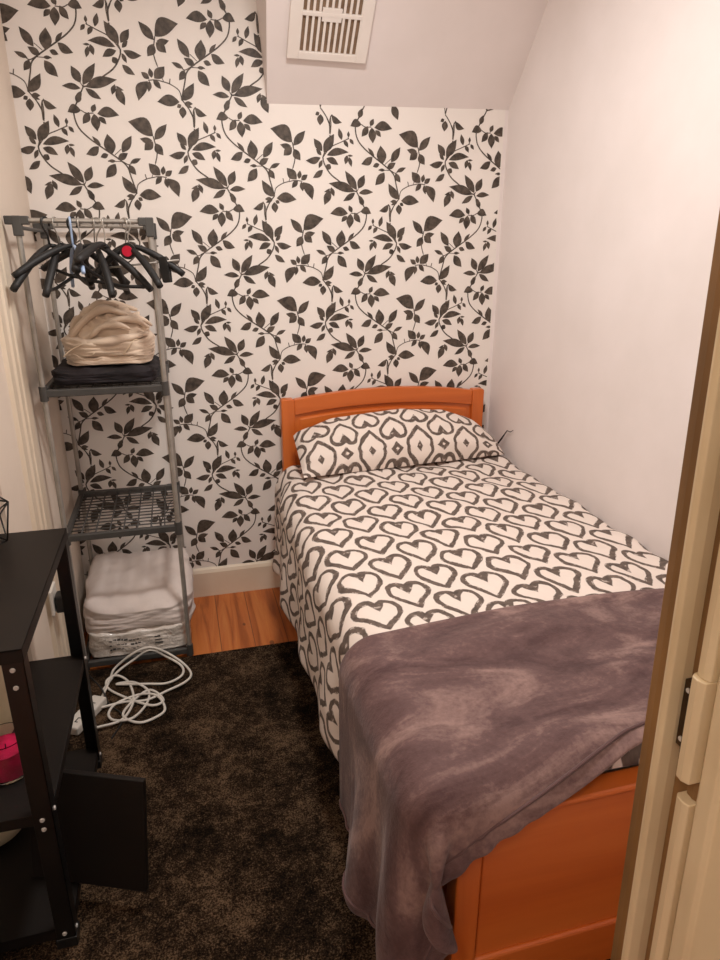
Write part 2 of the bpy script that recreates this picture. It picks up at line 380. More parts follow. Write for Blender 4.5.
for ky in range(-4, 4):
    for kx in range(-4, 4):
        for gl in (0, 1):
            def T(x, z):
                if gl: x = MIRC - x; z = z - GL
                return (x + kx*HP, z + ky*VP_)
            for (bx, bz, tx, tz, w, c) in LEAVES:
                P = [T(*p) for p in leaf_poly(bx, bz, tx, tz, w, c)]
                if max(p[0] for p in P) < XL or min(p[0] for p in P) > 0 or max(p[1] for p in P) < .1 or min(p[1] for p in P) > 2.6: continue
                if min(p[1] for p in P) > 2.022 and sum(p[0] for p in P)/len(P) > -1.02: continue   # painted over under the bulkhead
                wall_poly(pbm, P)
            for w, pts in STEMS:
                w = w*.8
                Q = [T(*p) for p in pts]
                if max(p[0] for p in Q) < XL-.1 or min(p[0] for p in Q) > .1 or max(p[1] for p in Q) < 0: continue
                # smooth the stem then sweep a ribbon
                S = []
                for i in range(len(Q)-1):
                    p0 = Q[max(i-1, 0)]; p1 = Q[i]; p2 = Q[i+1]; p3 = Q[min(i+2, len(Q)-1)]
                    for k in range(3):
                        t = k/3
                        S.append(tuple(.5*((2*p1[d]) + (-p0[d]+p2[d])*t + (2*p0[d]-5*p1[d]+4*p2[d]-p3[d])*t*t + (-p0[d]+3*p1[d]-3*p2[d]+p3[d])*t**3) for d in (0, 1)))
                S.append(Q[-1])
                A, B = [], []
                for i in range(len(S)):
                    a, b_ = S[max(i-1, 0)], S[min(i+1, len(S)-1)]
                    dx, dz = b_[0]-a[0], b_[1]-a[1]; L = math.hypot(dx, dz) or 1
                    A.append((S[i][0]-dz/L*w/2, S[i][1]+dx/L*w/2)); B.append((S[i][0]+dz/L*w/2, S[i][1]-dx/L*w/2))
                for i in range(len(S)-1): wall_poly(pbm, [A[i], A[i+1], B[i+1], B[i]])
for co, no in (((XL, 0, 0), (-1, 0, 0)), ((-.022, 0, 0), (1, 0, 0)), ((0, 0, .1), (0, 0, -1)), ((0, 0, 2.6), (0, 0, 1))):
    bmesh.ops.bisect_plane(pbm, geom=pbm.verts[:]+pbm.edges[:]+pbm.faces[:], plane_co=co, plane_no=no, clear_outer=True)
pv = [tuple(v.co) for v in pbm.verts]
pbm.verts.index_update()
wb.add(pv, [tuple(v.index for v in f.verts) for f in pbm.faces], 2)
pbm.free()
w_ = wb.build('wall_back', [M['plaster'], M['paper'], M['leaf']]); struct(w_)

m = MB(); m.box(XL-.12, XL, -1.02, 0, 0, 2.6); m.box(-2.45, XL-.12, -1.02, -.92, 0, 2.6); m.box(-2.5, -2.4, -4.3, -1.02, 0, 2.6)
struct(m.build('wall_left', M['left_paint']))
m = MB(); m.box(0, .12, -2.6, 0, 0, 2.6); struct(m.build('wall_right', M['plaster']))
m = MB(); m.box(-.93, .12, -2.56, -2.345, 0, 2.6); struct(m.build('wall_front', M['plaster']))
# sloping bulkhead under the stairs/roof above the paper
K = (2.394-2.078)/.252
def sl(y): return 2.078 - y*K          # height on the slope at depth y
ys = -(2.62-2.05)/K
m = MB()
vs = [(-1.012, 0, 2.050), (0, 0, 2.078), (0, ys, 2.62), (-1.056, ys-.015, 2.62), (-1.056, 0, 2.62), (0, 0, 2.62)]
m.add(vs, [(0, 1, 2, 3), (0, 3, 4), (1, 5, 2), (3, 2, 5, 4), (0, 4, 5, 1)])
struct(m.build('ceiling_slope', M['plaster']))
# skirting
m = MB(); m.prism([(-.001, 0), (-.020, 0), (-.020, .118), (-.014, .132), (-.006, .138), (-.001, .138)], 0, XL, 0)
o = m.build('baseboard_back', M['white_trim']); struct(o)
# moulded boards on the left wall near the table
m = MB(); m.prism([(XL, -.53), (XL+.008, -.535), (XL+.008, -.60), (XL+.004, -.605), (XL+.004, -.655), (XL+.014, -.66), (XL+.014, -.69), (XL+.009, -.70), (XL+.012, -.76), (XL, -.765)], 2, 0, 2.6)
struct(m.build('trim_1', M['white_trim']))

# doorway jamb close to the camera, on the right
def tilt(o):
    for v in o.data.vertices: v.co.y += (v.co.z-1.07)*.028 - .011
JX = -.96
m = MB()
m.prism([(JX+.16, -2.341), (JX+.002, -2.341), (JX, -2.353), (JX+.001, -2.362), (JX+.16, -2.362)], 2, 0, 2.6, 1)
m.prism([(JX+.16, -2.361), (JX+.006, -2.361), (JX-.003, -2.364), (JX-.005, -2.369), (JX-.003, -2.375), (JX+.008, -2.378), (JX+.16, -2.378)], 2, 0, 2.6, 0)
m.prism([(JX+.16, -2.378), (JX+.018, -2.378), (JX+.018, -2.399), (JX+.16, -2.399)], 2, 0, 2.6, 1)  # groove floor coloured dark so the recess reads as shaded
m.prism([(JX+.16, -2.419), (JX+.010, -2.419), (JX+.004, -2.424), (JX+.001, -2.428), (JX+.001, -2.444), (JX+.006, -2.448), (JX+.002, -2.6), (JX+.16, -2.6)], 2, 0, 2.6, 0)
bead = [(JX+.05, -2.399), (JX+.0, -2.399), (JX-.006, -2.403), (JX-.007, -2.411), (JX-.003, -2.418), (JX+.05, -2.419)]
thin = [(JX+.05, -2.399), (JX+.004, -2.399), (JX-.0, -2.403), (JX-.001, -2.411), (JX+.002, -2.418), (JX+.05, -2.419)]
m.prism(thin, 2, 0, .985, 0); m.prism([(p[0]+.012 if p[0] < JX+.04 else p[0], p[1]) for p in thin], 2, .985, 1.012, 1)
m.prism(bead, 2, 1.012, 1.13, 0); m.prism(thin, 2, 1.13, 2.6, 0)
dj = m.build('door_1', [M['jamb'], M['jamb_dark']], bevel=.0012); tilt(dj); struct(dj)
m = MB(); m.box(JX+.010, JX+.0175, -2.398, -2.3795, 1.03, 1.108); m.tube([(JX+.0065, -2.395, 1.03), (JX+.0065, -2.395, 1.108)], .0035, 10)
hg = m.build('hinge', M['dark_hinge'], dj, bevel=.0006); tilt(hg)
for z in (1.04, 1.098):
    m = MB(); m.tube([(JX+.0100, -2.386, z), (JX+.0088, -2.386, z)], .0028, 10); s_ = m.build('screw', M['chrome'], hg); tilt(s_)

# carpet
m = MB(); m.prism([(-2.38, -2.34), (-.002, -2.34), (-.002, -.512), (-1.882, -.512), (-1.882, -1.025), (-2.38, -1.025)], 2, .0005, .012)
cp = m.build('carpet', M['carpet'], bevel=.004); tag(cp, 'dark charcoal speckled carpet covering the floor beside and under the bed', 'carpet')

# air vent on the slope
vt = thing('air_vent', 'white plastic slotted air vent on the sloping ceiling above the bed', 'vent')
sd = Vector((0, -.252, .316)).normalized(); sn = Vector((0, -.316, -.252)).normalized(); sx = Vector((1, 0, .01)).normalized()
vc = Vector((-.805, -.085, sl(-.085)-.014)) 
MV = Matrix((( sx.x, sd.x, sn.x, vc.x), (sx.y, sd.y, sn.y, vc.y), (sx.z, sd.z, sn.z, vc.z-.0215), (0, 0, 0, 1)))
MV = MV @ Matrix.Rotation(math.radians(-.5), 4, 'Z')
W2, H = .148, .262
MV = MV @ Matrix.Translation((0, .046, 0))
m = MB(); m.box(-W2+.01, W2-.01, .01, H-.01, .001, .004, M4=MV); m.build('backing', M['vent_dark'], vt)
m = MB()
m.box(-W2, -.108, 0, H, .0, .014, M4=MV); m.box(.108, W2, 0, H, .0, .014, M4=MV)
m.box(-.108, .108, 0, .026, .0, .014, M4=MV); m.box(-.108, .108, H-.026, H, .0, .014, M4=MV); m.box(-.108, .108, .142, .156, .0, .014, M4=MV)
m.build('frame', M['vent'], vt, bevel=.002)
m = MB()
for k in range(11):
    x = -.108 + .216*k/10
    m.box(x-.0045, x+.0045, .02, H-.02, .006, .0125, M4=MV)
m.box(-.035, .035, .128, .170, .004, .0135, M4=MV)
m.build('louvre', M['vent'], vt, bevel=.001)

# ================================================================= THE BED
bed = thing('single_bed', 'orange-brown wooden single bed with arched headboard along right wall', 'bed', (-.53, -1.03, .012))
def bx(o): o.parent = bed; o.matrix_parent_inverse = Matrix.Translation((.53, 1.03, -.012)); return o
BX0, BX1 = -1.012, -.066
for x0, x1 in ((BX0, BX0+.058), (BX1-.058, BX1)):
    m = MB(); m.prism([(x0, .012), (x1, .012), (x1, .910), (x1-.005, .918), (x0+.005, .918), (x0, .910)], 1, -.075, -.03); bx(m.build('headboard_post', M['wood_v'], bevel=.004))
hc = (BX0+BX1)/2; hw = (BX1-BX0)/2-.058
def arch(x, base, rise): return base + rise*(1-((x-hc)/hw)**2)
xs_ = [hc-hw+2*hw*i/24 for i in range(25)]
m = MB(); m.prism([(x, arch(x, .914, .032)) for x in xs_] + [(x, arch(x, .846, .030)) for x in xs_[::-1]], 1, -.070, -.036)
hr = bx(m.build('headboard_top_rail', M['wood_h'], bevel=.003))
m = MB(); m.prism([(x, arch(x, .853, .030)) for x in xs_] + [(xs_[-1], .36), (xs_[0], .36)], 1, -.058, -.040)
hp = bx(m.build('headboard_panel', M['wood_h']))
x2 = [hc-(hw-.022)+2*(hw-.022)*i/24 for i in range(25)]
m = MB(); m.prism([(x, arch(x, .826, .028)) for x in x2] + [(x2[-1], .40), (x2[0], .40)], 1, -.0655, -.052)
o = m.build('raised_field', M['wood_h'], hp, bevel=.006); 
m = MB(); m.box(BX0+.058, BX1-.058, -.070, -.036, .20, .36); bx(m.build('headboard_bottom_rail', M['wood_h'], bevel=.003))
for x0 in (BX0+.006, BX1-.030):
    m = MB(); m.box(x0, x0+.024, -1.985, -.075, .215, .335); bx(m.build('side_rail', M['wood_y'], bevel=.003))
# footboard
for x0, x1 in ((BX0, BX0+.049), (BX1-.049, BX1)):
    m = MB(); m.box(x0, x1, -2.030, -1.985, .012, .552); bx(m.build('footboard_post', M['wood_v'], bevel=.004))
m = MB(); m.box(BX0+.049, BX1-.049, -2.026, -1.989, .09, .205); bx(m.build('footboard_bottom_rail', M['wood_h'], bevel=.006))
m = MB(); m.box(BX0+.056, BX1-.056, -2.017, -1.997, .205, .552); bx(m.build('footboard_panel', M['wood_h'], bevel=.003))
m = MB(); m.box(BX0-.001, BX1+.001, -2.0305, -1.9845, .552, .566); bx(m.build('footboard_cap', M['wood_h'], bevel=.005))
m = MB()
for k in range(12):
    y = -.16-k*.157; m.box(BX0+.03, BX1-.03, y-.035, y+.035, .315, .335)
bx(m.build('slat_base', M['wood_h']))

# mattress
m = MB(); m.box(-.998, -.050, -1.955, -.085, .336, .575)
mt = m.build('mattress', M['pillow_white'], bevel=.04); mt.modifiers['bevel'].segments = 4
tag(mt, 'single mattress hidden beneath the heart print duvet on the bed', 'mattress')

# duvet
FLAT, R_, HANG = .955, .085, .315
SL = FLAT + R_*PI/2 + HANG
DY0, DY1 = -.105, -1.984
def duvet(a, b):
    s = a*SL - .03; y = lerp(DY0, DY1, b)
    puff = .011*nz(s, y, 3, 5) + .006*nz(s, y, 9, 13)
    if s < FLAT:
        x = -.028 - s; z = .622 + .012*math.sin(PI*min(1, max(0, s/FLAT))) + puff
        if s < .03: z -= (.03-s)*.8; x = -.028 - max(s, -.0)*.9
        z += .010*math.exp(-((s-.05)/.05)**2)*nz(y*9, 0, 5)
    elif s < FLAT + R_*PI/2:
        w = (s-FLAT)/R_
        rr = R_ + puff
        x = -.028-FLAT - rr*math.sin(w); z = .622 - R_ + rr*math.cos(w)
    else:
        d = s-FLAT-R_*PI/2
        f = d/HANG
        fold = .020*f*math.sin(y*17+1.5*nz(y*3, 1)) + .012*f*nz(y*9, 4)
        x = -.028-FLAT-R_ - (.030-.02*smoothstep(-.5, -.1, y))*f - fold*.6 - puff*.7
        z = .622-R_ - d*.99
    if s > FLAT*.9: x += .028*smoothstep(-.55, -.12, y)*smoothstep(FLAT*.9, FLAT+.1, s)
    # ends tucked down
    e = min(abs(y-DY0), abs(y-DY1))
    if e < .04: z -= (.04-e)**2*34
    # gathered a little beside the headboard
    if s > FLAT and y > -.4:
        x -= .012*math.sin((y+.4)*30)*smoothstep(FLAT, SL, s)
    return (x, y, z)
dv = grid_obj('duvet', 150, 190, duvet, M['hearts'], uv=lambda a, b: (a*SL-.0, (b*(DY0-DY1))), solid=.018, off=1)
# outward side is up/left
tag(dv, 'white duvet with grey brushed heart outlines spread over the bed', 'duvet')

# pillow in the matching case
TU = [0, .02, .18, .52, .72, .87, 1.0]
TZ = [.775, .79, .838, .862, .845, .796, .700]
PW = .925
def pil_frame(u):
    x = -.975 + PW*u
    top = Vector((x, -.135, interp(TU, TZ, u)))
    bot = Vector((x, lerp(-.372, -.285, u), .662))
    return top, bot
def pillow(a, b):
    # b: 0..1 front from bottom to top, 1..2 mirrored back; a across
    u = a
    t, bt = pil_frame(u)
    side = b*2
    v = side if side <= 1 else 2-side
    base = bt.lerp(t, v)
    nrm = Vector((0, -.62, .78))
    pr = (max(0, 1-abs(2*u-1)**5))**.5 * (max(0, math.sin(PI*v)))**.62
    if side <= 1:
        th = .062*pr + .006*nz(u*6, v*4, 2) + .004*nz(u*15, v*9, 7)
        q = base + nrm*th
        q.y -= .030*math.sin(PI*min(1, v*2.2))*(1 if v < .45 else 0)*pr*.4
    else:
        q = base - nrm*(.040*pr)
        q.z = max(q.z, .648)
    return q
PL = .36
pl = grid_obj('pillow', 110, 80, pillow, M['hearts_pillow'], uv=lambda a, b: (a*PW+.03, (b*2 if b <= .5 else (2-b*2))*PL))
tag(pl, 'pillow in grey heart print case propped against the headboard', 'pillow')

# ---------------------------------------------------------------- blanket (small position-based drape)
def drape():
    nu, nv = 104, 50
    # rest outline: right edge at the wall, left edge hanging; head edge and a slanting foot edge
    P = np.zeros((nv, nu, 3))
    for j in range(nv):
        for i in range(nu):
            a = i/(nu-1); b = j/(nv-1)
            x = -.045 - a*1.46
            y0 = -1.545 + .040*math.sin(PI*min(1, a*1.4)) - .0*a
            y1 = interp([0, .25, .42, .50, .60, .70, .78, 1], [-1.93, -1.97, -2.015, -2.06, -2.115, -2.175, -2.18, -2.09], a)
            P[j, i] = (x, lerp(y0, y1, b), .70 + .004*math.sin(i*.9+j*.4))
    V = np.zeros_like(P)
    pairs = []
    def rest(A, B): return np.linalg.norm(P[A]-P[B], axis=-1)
    def sl_(j0, j1, i0, i1): return (slice(j0, j1), slice(i0, i1))
    cons = []
    for dj, di, k in ((0, 1, 1), (1, 0, 1), (1, 1, .8), (1, -1, .8), (0, 2, .35), (2, 0, .35), (0, 6, .12), (6, 0, .12)):
        for ph in range(2):
            # index arrays for a colouring
            J, I = np.meshgrid(np.arange(nv), np.arange(nu), indexing='ij')
            ok = (J+dj < nv) & (I+di < nu) & (I+di >= 0)
            if dj and not di: sel = ((J//dj) % 2 == ph)
            else: sel = ((I//max(1, abs(di))) % 2 == ph)
            if dj and di: sel = ((J % 2) == ph)
            s = ok & sel
            a = (J[s], I[s]); b2 = (J[s]+dj, I[s]+di)
            cons.append((a[0]*nu+a[1], b2[0]*nu+b2[1], k))
    F = P.reshape(-1, 3).copy(); F0 = F.copy()
    cons = [(a, b2, k, np.linalg.norm(F0[a]-F0[b2], axis=1)) for a, b2, k in cons]
    vel = np.zeros_like(F)
    rng = np.random.RandomState(4)
    # rounded-box bed
    bx0, bx1, by0, by1, zt, rad = -1.112, .30, -2.052, -.5, .655, .085
    def collide(F, prev):
        cx, hx = (bx0+bx1)/2, (bx1-bx0)/2-rad
        cy, hy = (by0+by1)/2, (by1-by0)/2-rad
        q = np.stack([F[:, 0]-cx, F[:, 1]-cy, F[:, 2]-(zt-rad)], 1)
        d = np.stack([np.clip(np.abs(q[:, 0])-hx, 0, None)*np.sign(q[:, 0]),
                      np.clip(np.abs(q[:, 1])-hy, 0, None)*np.sign(q[:, 1]),
                      np.clip(q[:, 2], 0, None)], 1)
        L = np.linalg.norm(d, axis=1)
        inside = L < 1e-9
        # deep inside: push along the least penetrated axis
        pen = np.stack([hx-np.abs(q[:, 0]), hy-np.abs(q[:, 1]), -q[:, 2]], 1)+rad
        ax = pen.argmin(1)
        n = np.zeros_like(d)
        dd = np.where(L[:, None] > 1e-9, d/np.maximum(L, 1e-9)[:, None], 0)
        n[:] = dd
        ii = np.where(inside)[0]
        for k in range(3):
            s = ii[ax[ii] == k]
            n[s, k] = np.sign(q[s, k]) if k < 2 else 1
        depth = np.where(inside, pen.min(1), rad-L)
        hit = depth > 0
        F[hit] += n[hit]*depth[hit][:, None]
        # friction
        mv = F-prev
        tn = mv - n*(mv*n).sum(1)[:, None]
        F[hit] -= tn[hit]*.75
        # floor and the wall
        low = F[:, 2] < .03; F[low, 2] = .03
        np.minimum(F[:, 0], -.02, out=F[:, 0])
        return F
    dt = 1/60
    for it in range(230):
        prev = F.copy()
        vel[:, 2] -= 9.8*dt
        vel *= .985 if it < 160 else .93
        wob = .12*np.sin(F0[:, 0]*21+it*.05)*np.exp(-it/60)
        vel[:, 1] += wob*dt
        F = F + vel*dt
        for k in range(9):
            for a, b2, st, r in cons:
                d = F[b2]-F[a]; L = np.linalg.norm(d, axis=1)+1e-9
                c = (d*((L-r)/L*.5*st)[:, None])
                F[a] += c; F[b2] -= c
            F = collide(F, prev)
        vel = (F-prev)/dt
        sp = np.linalg.norm(vel, axis=1); big = sp > 3
        vel[big] *= (3/sp[big])[:, None]
    return F, F0, nu, nv
F, F0, nu, nv = drape()
def bl(a, b):
    i = int(round(a*(nu-1))); j = int(round(b*(nv-1)))
    p = Vector(F[j*nu+i])
    x, y = F0[j*nu+i][0], F0[j*nu+i][1]
    # soft wrinkles pushed up through the pile
    if p.z > .6:
        p.z += .007*max(0, nz(x*2.2, y*7, 1))*2 + .004*nz(x*7, y*18, 4)
    return p
bk = grid_obj('blanket', nu, nv, bl, M['velvet'], uv=lambda a, b: tuple(F0[int(round(b*(nv-1)))*nu+int(round(a*(nu-1)))][:2]), solid=.011, off=0, subsurf=1)
tag(bk, 'mauve-grey velvet fleece blanket draped over the foot of the bed', 'blanket')
# stitched hem along the foot and left edges
def hem(rowfn, n):
    pts = [rowfn(k) for k in range(n)]
    return pts
m = MB()
pts = [Vector(F[(nv-4)*nu+i])+Vector((0, -.004, .008)) for i in range(2, nu-3)]
m.tube(pts, .0035, 6)
pts = [Vector(F[j*nu+nu-3])+Vector((-.008, 0, 0)) for j in range(2, nv-3)]
m.tube(pts, .0035, 6)
m.build('hem', M['velvet'], bk, smooth=True)

# thin wire poking out beside the pillow
m = MB(); m.tube([(-.035, -.15, .630), (-.030, -.152, .660), (-.020, -.185, .705), (-.012, -.22, .753), (-.010, -.245, .752), (-.005, -.262, .764)], [.0045, .004, .004, .0022, .0018, .0012], 6)
o = m.build('bent_wire', M['rust'], smooth=True); tag(o, 'thin dark bent wire sticking up between pillow and right wall', 'wire')

# ================================================================= THE RACK
RX, RY, RW, RD = -1.857, -.505, .384, .466
rack = thing('shelf_rack', 'tall grey tubular clothes rack with three shelves beside the left wall', 'rack', (RX+RW/2, RY+RD/2, .012))
def rk(o): o.parent = rack; o.matrix_parent_inverse = Matrix.Translation((-(RX+RW/2), -(RY+RD/2), -.012)); return o
ZS = [.035, .557, 1.076]; ZT = 1.606
cn = [(RX, RY), (RX+RW, RY), (RX, RY+RD), (RX+RW, RY+RD)]
# the tower leans a touch
for (x, y) in cn:
    m = MB(); m.tube([(x, y, .013), (x, y, ZT)], .0088, 12); rk(m.build('pole', M['rail_metal'], smooth=True, angle=40))
    sx_ = 1 if x == RX else -1
    for z in ZS[1:]:
        m = MB(); m.tube([(x, y, z-.026), (x, y, z+.022)], .0135, 12); rk(m.build('connector', M['grey_plastic'], smooth=True, angle=40))
    m = MB()
    m.box(x-.013, x+.013, y-.013, y+.013, ZT-.045, ZT+.013); m.box(x-(.034 if sx_ > 0 else .034), x+(.034 if sx_ > 0 else .013), y-.0125, y+.0125, ZT-.0125, ZT+.0125)
    rk(m.build('connector', M['grey_plastic'], bevel=.003))
    m = MB(); m.tube([(x, y, .0125), (x, y, .06)], .0135, 12); rk(m.build('foot', M['grey_plastic'], smooth=True, angle=40))
for y in (RY, RY+RD):
    m = MB(); m.tube([(RX, y, ZT), (RX+RW, y, ZT)], .0075, 12); rk(m.build('top_rail', M['rail_metal'], smooth=True, angle=40))
for x in (RX, RX+RW):
    m = MB(); m.tube([(x, RY, ZT-.02), (x, RY+RD, ZT-.02)], .006, 10); rk(m.build('side_rail', M['grey_plastic'], smooth=True, angle=40))
for z in ZS:
    m = MB()
    for y in (RY, RY+RD): m.box(RX, RX+RW, y-.009, y+.009, z-.013, z+.011)
    for x in (RX, RX+RW): m.box(x-.009, x+.009, RY, RY+RD, z-.013, z+.011)
    s_ = rk(m.build('shelf', M['grey_plastic'], bevel=.003))
    m = MB()
    for k in range(1, 14): m.tube([(RX+.008, RY+RD*k/14, z-.002), (RX+RW-.008, RY+RD*k/14, z-.002)], .0028, 6)
    for k in range(1, 8): m.tube([(RX+RW*k/8, RY+.008, z+.002), (RX+RW*k/8, RY+RD-.008, z+.002)], .0028, 6)
    g = m.build('wire_grid', M['grey_plastic'], s_, smooth=True)

# ---- things on the rack
def soft_slab(name, x0, x1, y0, y1, z0, z1, mat, seed=0, amp=.012, e=4.0, n=44, freq=7, sag=0, fl=.70):
    cx, cy, cz = (x0+x1)/2, (y0+y1)/2, (z0+z1)/2; hx, hy, hz = (x1-x0)/2, (y1-y0)/2, (z1-z0)/2
    bm = bmesh.new(); bmesh.ops.create_cube(bm, size=2); bmesh.ops.subdivide_edges(bm, edges=bm.edges[:], cuts=n//2, use_grid_fill=True)
    for v in bm.verts:
        p = v.co.copy()
        L = (abs(p.x)**e + abs(p.y)**e)**(1/e); q = max(abs(p.x), abs(p.y)) or 1
        px, py = p.x*q/L if L else 0, p.y*q/L if L else 0
        edge = max(abs(px), abs(py))
        pz = p.z * (1-fl*edge**8)**.5
        if abs(p.z) < .99: px *= 1+.0*pz
        d = amp*(nz(px+seed, py, pz*.6, freq/2.5) + .5*nz(px+seed, py, pz, freq))
        X_ = cx + px*(hx+d*.6); Y_ = cy + py*(hy+d*.6); Z_ = cz + pz*hz + d*(pz+1)*.5
        if sag: Z_ -= sag*(1-((Y_-y0)/(y1-y0)))*(pz+1)*.5
        v.co = (X_, Y_, Z_)
    me = bpy.data.meshes.new(name); bm.to_mesh(me); bm.free(); me.materials.append(mat)
    me.polygons.foreach_set('use_smooth', [True]*len(me.polygons))
    o = bpy.data.objects.new(name, me); C.objects.link(o); return o
zb = .048
o = soft_slab('packed_bag', -1.846, -1.466, -.497, -.09, .038, .148, M['bag'], 3, .010, 7, fl=.35); 
tag(o, 'clear plastic packed bag of white bedding on lowest rack shelf', 'bag')
m = MB()
rr = random.Random(5)
for row in range(3):
    x = -1.765
    for k in range(9):
        w = rr.uniform(.006, .014)
        z = .112-row*.019+.004*math.sin(k*.8)
        m.box(x, x+w, -.4990, -.4940, z-.0012, z+.0012+rr.uniform(0, .004)); x += w+.003
pr_ = m.build('print', M['grey_plastic'], o); pr_['label'] = 'rows of faint grey printing on the bag'
m = MB()
for row in range(3):
    m.box(-1.60, -1.60+.022+row*.004, -.4990, -.4940, .108-row*.014, .113-row*.014)
pr_ = m.build('print', M['grey_plastic'], o)
pr_['label'] = 'small grey mark beside the printing on the bag'
pw = soft_slab('pillow', -1.856, -1.442, -.490, -.055, .126, .304, M['pillow_white'], 8, .014, 5, sag=.05)
tag(pw, 'plump plain grey-white pillow stored on lowest rack shelf', 'pillow')
bc = soft_slab('folded_cloth', -1.838, -1.492, -.482, -.075, 1.088, 1.142, M['black_cloth'], 5, .012, 6)
tag(bc, 'black folded cloth lying flat on upper rack shelf', 'cloth')

# beige folded throw with pale lines
ft = soft_slab('folded_throw', -1.800, -1.505, -.440, -.13, 1.146, 1.182, M['beige'], 11, .016, 3.0, freq=5)
tag(ft, 'beige folded throw with thin cream lines under the crumpled bundle', 'throw')
ft2 = soft_slab('fold', -1.806, -1.500, -.446, -.12, 1.174, 1.234, M['beige'], 19, .018, 2.6, freq=4); ft2.parent = ft
m = MB()
for k, (xa, xb) in enumerate(((-1.79, -1.70), (-1.70, -1.62), (-1.60, -1.55))):
    pts = []
    for q in range(15):
        t = q/14; x = lerp(xa, xb, t); z = 1.184 + .046*math.sin(PI*.5*t) + .002*math.sin(8*t+k)
        y = -.449 + .012*t + (.02 if z > 1.226 else 0)
        pts.append((x, y, z))
    m.tube(pts, .0017, 6)
pp = m.build('cream_line', M['beige_light'], ft, smooth=True)
# crumpled bundle: a mound wrapped by thick soft folds
def mound(a, b):
    th = a*2*PI; ph = b*PI/2
    rx, ry, rz = .128, .120, .122
    r = (math.cos(ph))**.72
    x = rx*r*math.cos(th); y = ry*r*math.sin(th); z = rz*math.sin(ph)**.8
    p = Vector((x, y, z))
    q = p*9
    swirl = noise.noise(Vector((math.cos(th)*1.4+b*3.2, math.sin(th)*1.4-b*2.0, b*2.2+3)))
    rid = 1-abs(noise.noise(Vector((p.x*7+p.z*9+swirl*1.5, p.y*6, p.z*13-p.x*8))))*2.2
    d = .013*rid + .012*swirl
    n = p.normalized()
    p = p + n*d
    return (p.x, p.y, max(0, p.z))
cb_ = thing('crumpled_bundle', 'crumpled plain beige cloth bundle heaped on top of folded throw', 'cloth', (-1.648, -.285, 1.206))
grid_obj('heap', 150, 70, mound, M['beige'], cb_)
m = MB()
def arc_fold(p0, p1, h, lean, r):
    pts = []; rs = []
    for k in range(17):
        t = k/16
        x = lerp(p0[0], p1[0], t); y = lerp(p0[1], p1[1], t) + lean*math.sin(PI*t); z = lerp(p0[2], p1[2], t) + h*math.sin(PI*t)
        pts.append((x + .006*math.sin(9*t+h*60), y, z)); rs.append(r*(.45+.75*math.sin(PI*t)**.6)*(1+.15*math.sin(13*t)))
    m.tube(pts, rs, 12, flat=.6)
arc_fold((-.128, -.07, .01), (.07, -.10, .105), .062, -.012, .019)
arc_fold((-.120, -.08, .012), (.125, -.075, .040), -.004, -.075, .022)
arc_fold((-.132, -.03, .02), (.04, -.02, .13), .050, -.02, .021)
arc_fold((-.02, -.115, .06), (.140, -.04, .055), .035, -.02, .017)
arc_fold((.02, -.09, .115), (.145, -.03, .062), .012, -.02, .015)
arc_fold((-.06, -.125, .035), (.08, -.11, .058), .028, -.012, .015)
arc_fold((-.125, .02, .03), (.10, .04, .11), .055, .0, .02)
m.build('folds', M['beige'], cb_, smooth=True)

# ---- hangers
def hanger(x, y, yaw, label, style='flock', tiltx=0, bar=False, al=.192):
    t = thing('coat_hanger', label, 'hanger', (x, y, ZT+.0095), 'coat hangers on the rack rail')
    t.rotation_euler = (0, tiltx, yaw)
    hookm = {'flock': M['rail_metal'], 'blackhook': M['black_plastic'], 'blue': M['blue_plastic'], 'clip': M['rail_metal'], 'clear': M['clear_plastic']}[style]
    bodym = {'blue': M['blue_plastic'], 'clear': M['clear_plastic']}.get(style, M['black_velvet'])
    m = MB(); r = .017; pts = []
    for k in range(15):
        w = math.radians(-35 + 215*k/14)
        pts.append((r*math.cos(w), 0, -.0165 + r*math.sin(w)))
    pts = pts[::-1] if False else pts
    # hook opening to +x, shank down from -x side
    pts += [(-.015, 0, -.026), (-.004, 0, -.044), (0, 0, -.056), (0, 0, -.088)]
    m.tube(pts, .0022 if style in ('flock', 'clip') else .0034, 8); m.build('hook', hookm, t, smooth=True)
    m = MB()
    for s in (-1, 1):
        pts = []; rs = []
        for k in range(13):
            u = k/12
            pts.append((s*(.004+al*u), .008*math.sin(u*2)*s, -.082 - .018*u - .085*u**1.5)); rs.append((.0066+.0030*math.sin(PI*u)+.0042*u)*(.55 if style == 'blue' else 1))
        m.tube(pts, rs, 10, flat=.95, up=(0, 0, 1))
    if bar:
        m.tube([(-al*.93, 0, -.178), (-.1, 0, -.190), (0, 0, -.192), (.1, 0, -.190), (al*.93, 0, -.178)], .0055, 8)
    m.build('shoulder_bar', bodym, t, smooth=True)
    if style == 'clip':
        m = MB(); m.tube([(-.15, 0, -.14), (.15, 0, -.14)], .003, 8); m.build('bar', M['rail_metal'], t, smooth=True)
        for s in (-1, 1):
            m = MB()
            m.prism([(s*.10-.014, -.135), (s*.10+.014, -.135), (s*.10+.017, -.16), (s*.10+.013, -.205), (s*.10-.013, -.205), (s*.10-.017, -.16)], 1, -.012, -.003)
            m.prism([(s*.10-.013, -.125), (s*.10+.013, -.125), (s*.10+.015, -.17), (s*.10+.012, -.203), (s*.10-.012, -.203), (s*.10-.015, -.17)], 1, .002, .011)
            m.build('clip', M['black_plastic'], t, bevel=.002)
    return t
FR = RY
D = math.radians
H1 = hanger(-1.780, FR, D(58), 'black hanger leftmost on the rack rail, its arm reaching past the left pole', 'blackhook', D(-6))
H2 = hanger(-1.752, FR, D(76), 'black hanger with bottom bar, second from the left on the rack rail', 'flock', D(-12), True)
H3 = hanger(-1.708, FR, D(100), 'pale blue hanger hooked between the black hangers on the rack rail', 'blue', D(8))
